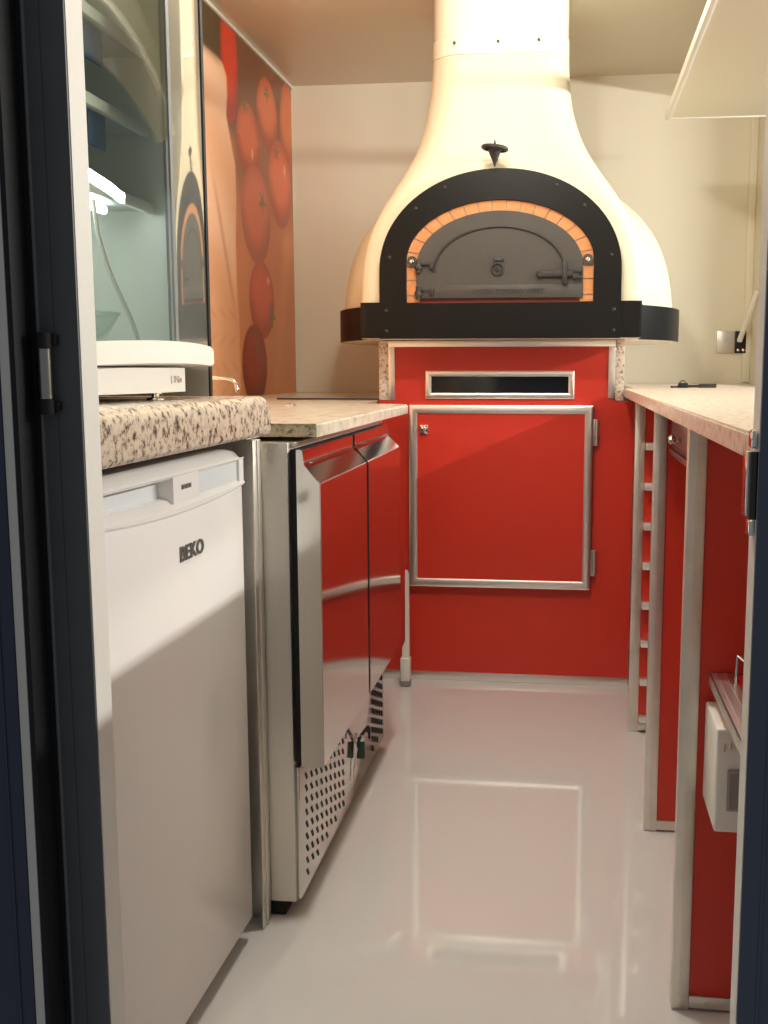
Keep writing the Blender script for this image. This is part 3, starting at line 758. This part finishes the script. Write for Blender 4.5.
b = nb(); box(b, .2300, .300, 1.4345, 1.437, .3920, .4440, .001); obj('flap_window', b, pm('smoky_flap', (.22, .20, .17), .12), fp)
b = nb(); box(b, .2500, .262, 1.4330, 1.4350, .408, .424, .001); obj('switch', b, M['rubber'], fp)
b = nb(); box(b, .2200, .2230, 1.4385, 1.4415, .474, .486); box(b, .2290, .2310, 1.4385, 1.4415, .478, .488); obj('screw_cover', b, M['chrome'], eb)

kk = thing('bunch_of_keys', 'bunch of keys lying on the beige worktop', 'keys', (.39, 3.39, .9447))
b = nb(); tube(b, [(.352+.010*math.cos(t*PI/10), 3.39, .957+.010*math.sin(t*PI/10)) for t in range(20)], .0014, 6, True); obj('ring', b, M['keymetal'], kk)
b = nb(); box(b, .338, .368, 3.376, 3.400, .9447, .9600, .003); obj('fob', b, M['rubber'], kk)
for (x0, y0, x1, y1, w, z0, z1) in ((.360, 3.388, .408, 3.380, .012, .001, .0045), (.402, 3.392, .456, 3.402, .010, 0, .0075), (.316, 3.370, .344, 3.386, .006, 0, .0015)):
    b = nb(); d_ = Vector((x1-x0, y1-y0, 0)); n_ = Vector((-d_.y, d_.x, 0)).normalized()*w; p0, p1 = Vector((x0, y0, 0)), Vector((x1, y1, 0))
    mid = p0.lerp(p1, .45)
    prism(b, [tuple((p0-n_*.9).xy), tuple((mid-n_).xy), tuple((mid-n_*.4).xy), tuple((p1-n_*.4).xy), tuple((p1+n_*.4).xy), tuple((mid+n_*.4).xy), tuple((mid+n_).xy), tuple((p0+n_*.9).xy)], 'z', .9449+z0, .9495+z1); obj('key', b, M['keymetal'], kk)

st = thing('gas_strut', 'white gas strut on a steel bracket in the far corner above the beige worktop', 'strut', (.65, 4.43, 1.07))
b = nb(); box(b, .592, .664, 4.432, 4.4395, 1.068, 1.156, .001); obj('plate', b, M['steel_dull'], st)
b = nb(); box(b, .664, .706, 4.4265, 4.4395, 1.068, 1.156, .001); br = obj('bracket', b, M['rubber'], st)
for sx in (.675, .695):
    b = nb(); lathe(b, [(.0055, 0), (.0055, -.003), (.002, -.005)], (sx, 4.4265, 1.080), 'y', 12); obj('rivet', b, M['chrome'], br)
b = nb(); lathe(b, [(.009, 0), (.009, -.012), (.006, -.018)], (.678, 4.4265, 1.117), 'y', 14); obj('ball_joint', b, M['chrome'], st)
b = nb(); cyl(b, (.678, 4.412, 1.117), (.715, 4.27, 1.300), .0105, 16); obj('cylinder', b, M['whitep'], st)

ob = thing('overhead_board', 'white board fixed high along the serving hatch', 'board', (.51, 2.3, 1.82))
b = nb(); box(b, .314, XR-.002, .90, 3.690, 1.826, 1.840); obj('panel', b, M['wall'], ob)
b = nb(); box(b, .300, .3145, .90, 3.690, 1.820, 1.846, .002); box(b, .3145, XR-.002, 3.683, 3.692, 1.823, 1.842, .001); obj('edge_lip', b, M['reveal'], ob, label='white edge lip of the board')

# hinges on the door frame
h = thing('door_hinge', 'chrome barrel hinge on the dark frame facing the granite worktop', 'hinge', (-.4362, YF-.02, .97))
b = nb(); cyl(b, (-.4362, YF-.0105, .976), (-.4362, YF-.0105, 1.0175), .0062, 16); obj('barrel', b, M['worn'], h)
for z0, z1 in ((.963, .9755), (1.018, 1.031)):
    b = nb(); cyl(b, (-.4362, YF-.0105, z0), (-.4362, YF-.0105, z1), .0070, 16); box(b, -.4340, -.4260, YF-.0095, YF-.0035, z0+.003, z1-.002, .001); obj('knuckle', b, M['rubber'], h)
h = thing('door_hinge', 'long steel hinge on the frame beside the beige worktop', 'hinge', (.1465, .868, .87))
b = nb(); box(b, .1405, .1445, .855, .874, .884, .936, .001); obj('leaf', b, M['chrome'], h)
b = nb(); cyl(b, (.1460, .8525, .882), (.1460, .8525, .936), .0036, 14); obj('barrel', b, M['keymetal'], h)
for z0, z1 in ((.938, .953), (.868, .881)):
    b = nb(); box(b, .1435, .1485, .854, .870, z0, z1, .002); obj('knuckle', b, M['chrome'], h)

# ceiling lamp in the aisle, plus a second, nearer one added for fill light
for ly, lab in ((2.62, 'small round ceiling lamp above the aisle in front of the oven'), (1.86, 'unseen fill lamp added on the ceiling beside the glass display cabinet')):
    cl = thing('ceiling_lamp', lab, 'lamp', (-.2, ly, ZC-.03), 'ceiling lamps along the aisle')
    b = nb(); lathe(b, [(.075, 0), (.080, -.004), (.080, -.018), (.070, -.020)], (-.2, ly, ZC-.0008), 'z', 32); obj('housing', b, M['whitep'], cl)
    b = nb(); lathe(b, [(.066, 0), (.064, -.006), (.03, -.011), (.002, -.012)], (-.2, ly, ZC-.0212), 'z', 32); obj('lens', b, M['ceil_lamp'], cl)

# ------------------------------------------------------------------ lights
def area(name, loc, target, sx, sy, power, col):
    l = bpy.data.lights.new(name, 'AREA'); l.shape = 'RECTANGLE'; l.size = sx; l.size_y = sy; l.energy = power; l.color = col
    o = bpy.data.objects.new(name, l); COL.objects.link(o); o.location = loc
    o.rotation_euler = (Vector(target)-Vector(loc)).to_track_quat('-Z', 'Y').to_euler()
    return o
# lamps of the hall outside the serving hatch
area('hall_lamp', (2.05, 2.75, 1.785), (-.5, 2.75, 1.05), 2.6, .045, 47, (1.0, .985, .92))
# light of the aisle ceiling lamp and of the added fill lamp
for nm, ly, e in (('aisle_lamp', 2.62, 7.5), ('added_fill_lamp', 1.86, 23)):
    l = bpy.data.lights.new(nm, 'POINT'); l.energy = e; l.color = (1.0, .955, .86); l.shadow_soft_size = .05
    o = bpy.data.objects.new(nm, l); COL.objects.link(o); o.location = (-.2, ly, ZC-.06)

w = bpy.data.worlds.new('hall'); SC.world = w; w.use_nodes = True
bg = w.node_tree.nodes['Background']; bg.inputs['Color'].default_value = (.88, .92, 1.0, 1); bg.inputs['Strength'].default_value = .10

# ------------------------------------------------------------------ camera
F, CX, CY = 1050., 440., 512.
VX, VY = 570., 370.
yaw = math.atan((VX-CX)/math.hypot(F, VY-CY)); pitch = math.atan((CY-VY)/F)
cam = bpy.data.cameras.new('camera'); co = bpy.data.objects.new('camera', cam); COL.objects.link(co)
co.location = (0, 0, 1.0)
fw = Vector((-math.sin(yaw)*math.cos(pitch), math.cos(yaw)*math.cos(pitch), -math.sin(pitch)))
co.rotation_euler = fw.to_track_quat('-Z', 'Y').to_euler()
cam.sensor_fit = 'VERTICAL'; cam.sensor_height = 36.0; cam.lens = F/1024*36.0
cam.shift_x = -(CX-384)/1024; cam.shift_y = 0
cam.clip_start = .02; cam.clip_end = 50
SC.camera = co

SC.view_settings.view_transform = 'Standard'; SC.view_settings.look = 'None'
SC.view_settings.exposure = 0.9; SC.view_settings.gamma = 1.0; SC.view_settings.use_curve_mapping = False
SC.cycles.use_denoising = True
SC.cycles.max_bounces = 12; SC.cycles.diffuse_bounces = 6; SC.cycles.glossy_bounces = 6; SC.cycles.transparent_max_bounces = 12
SC.cycles.sample_clamp_indirect = 6.0
for o in SC.objects:
    if '_o' in o: del o['_o']
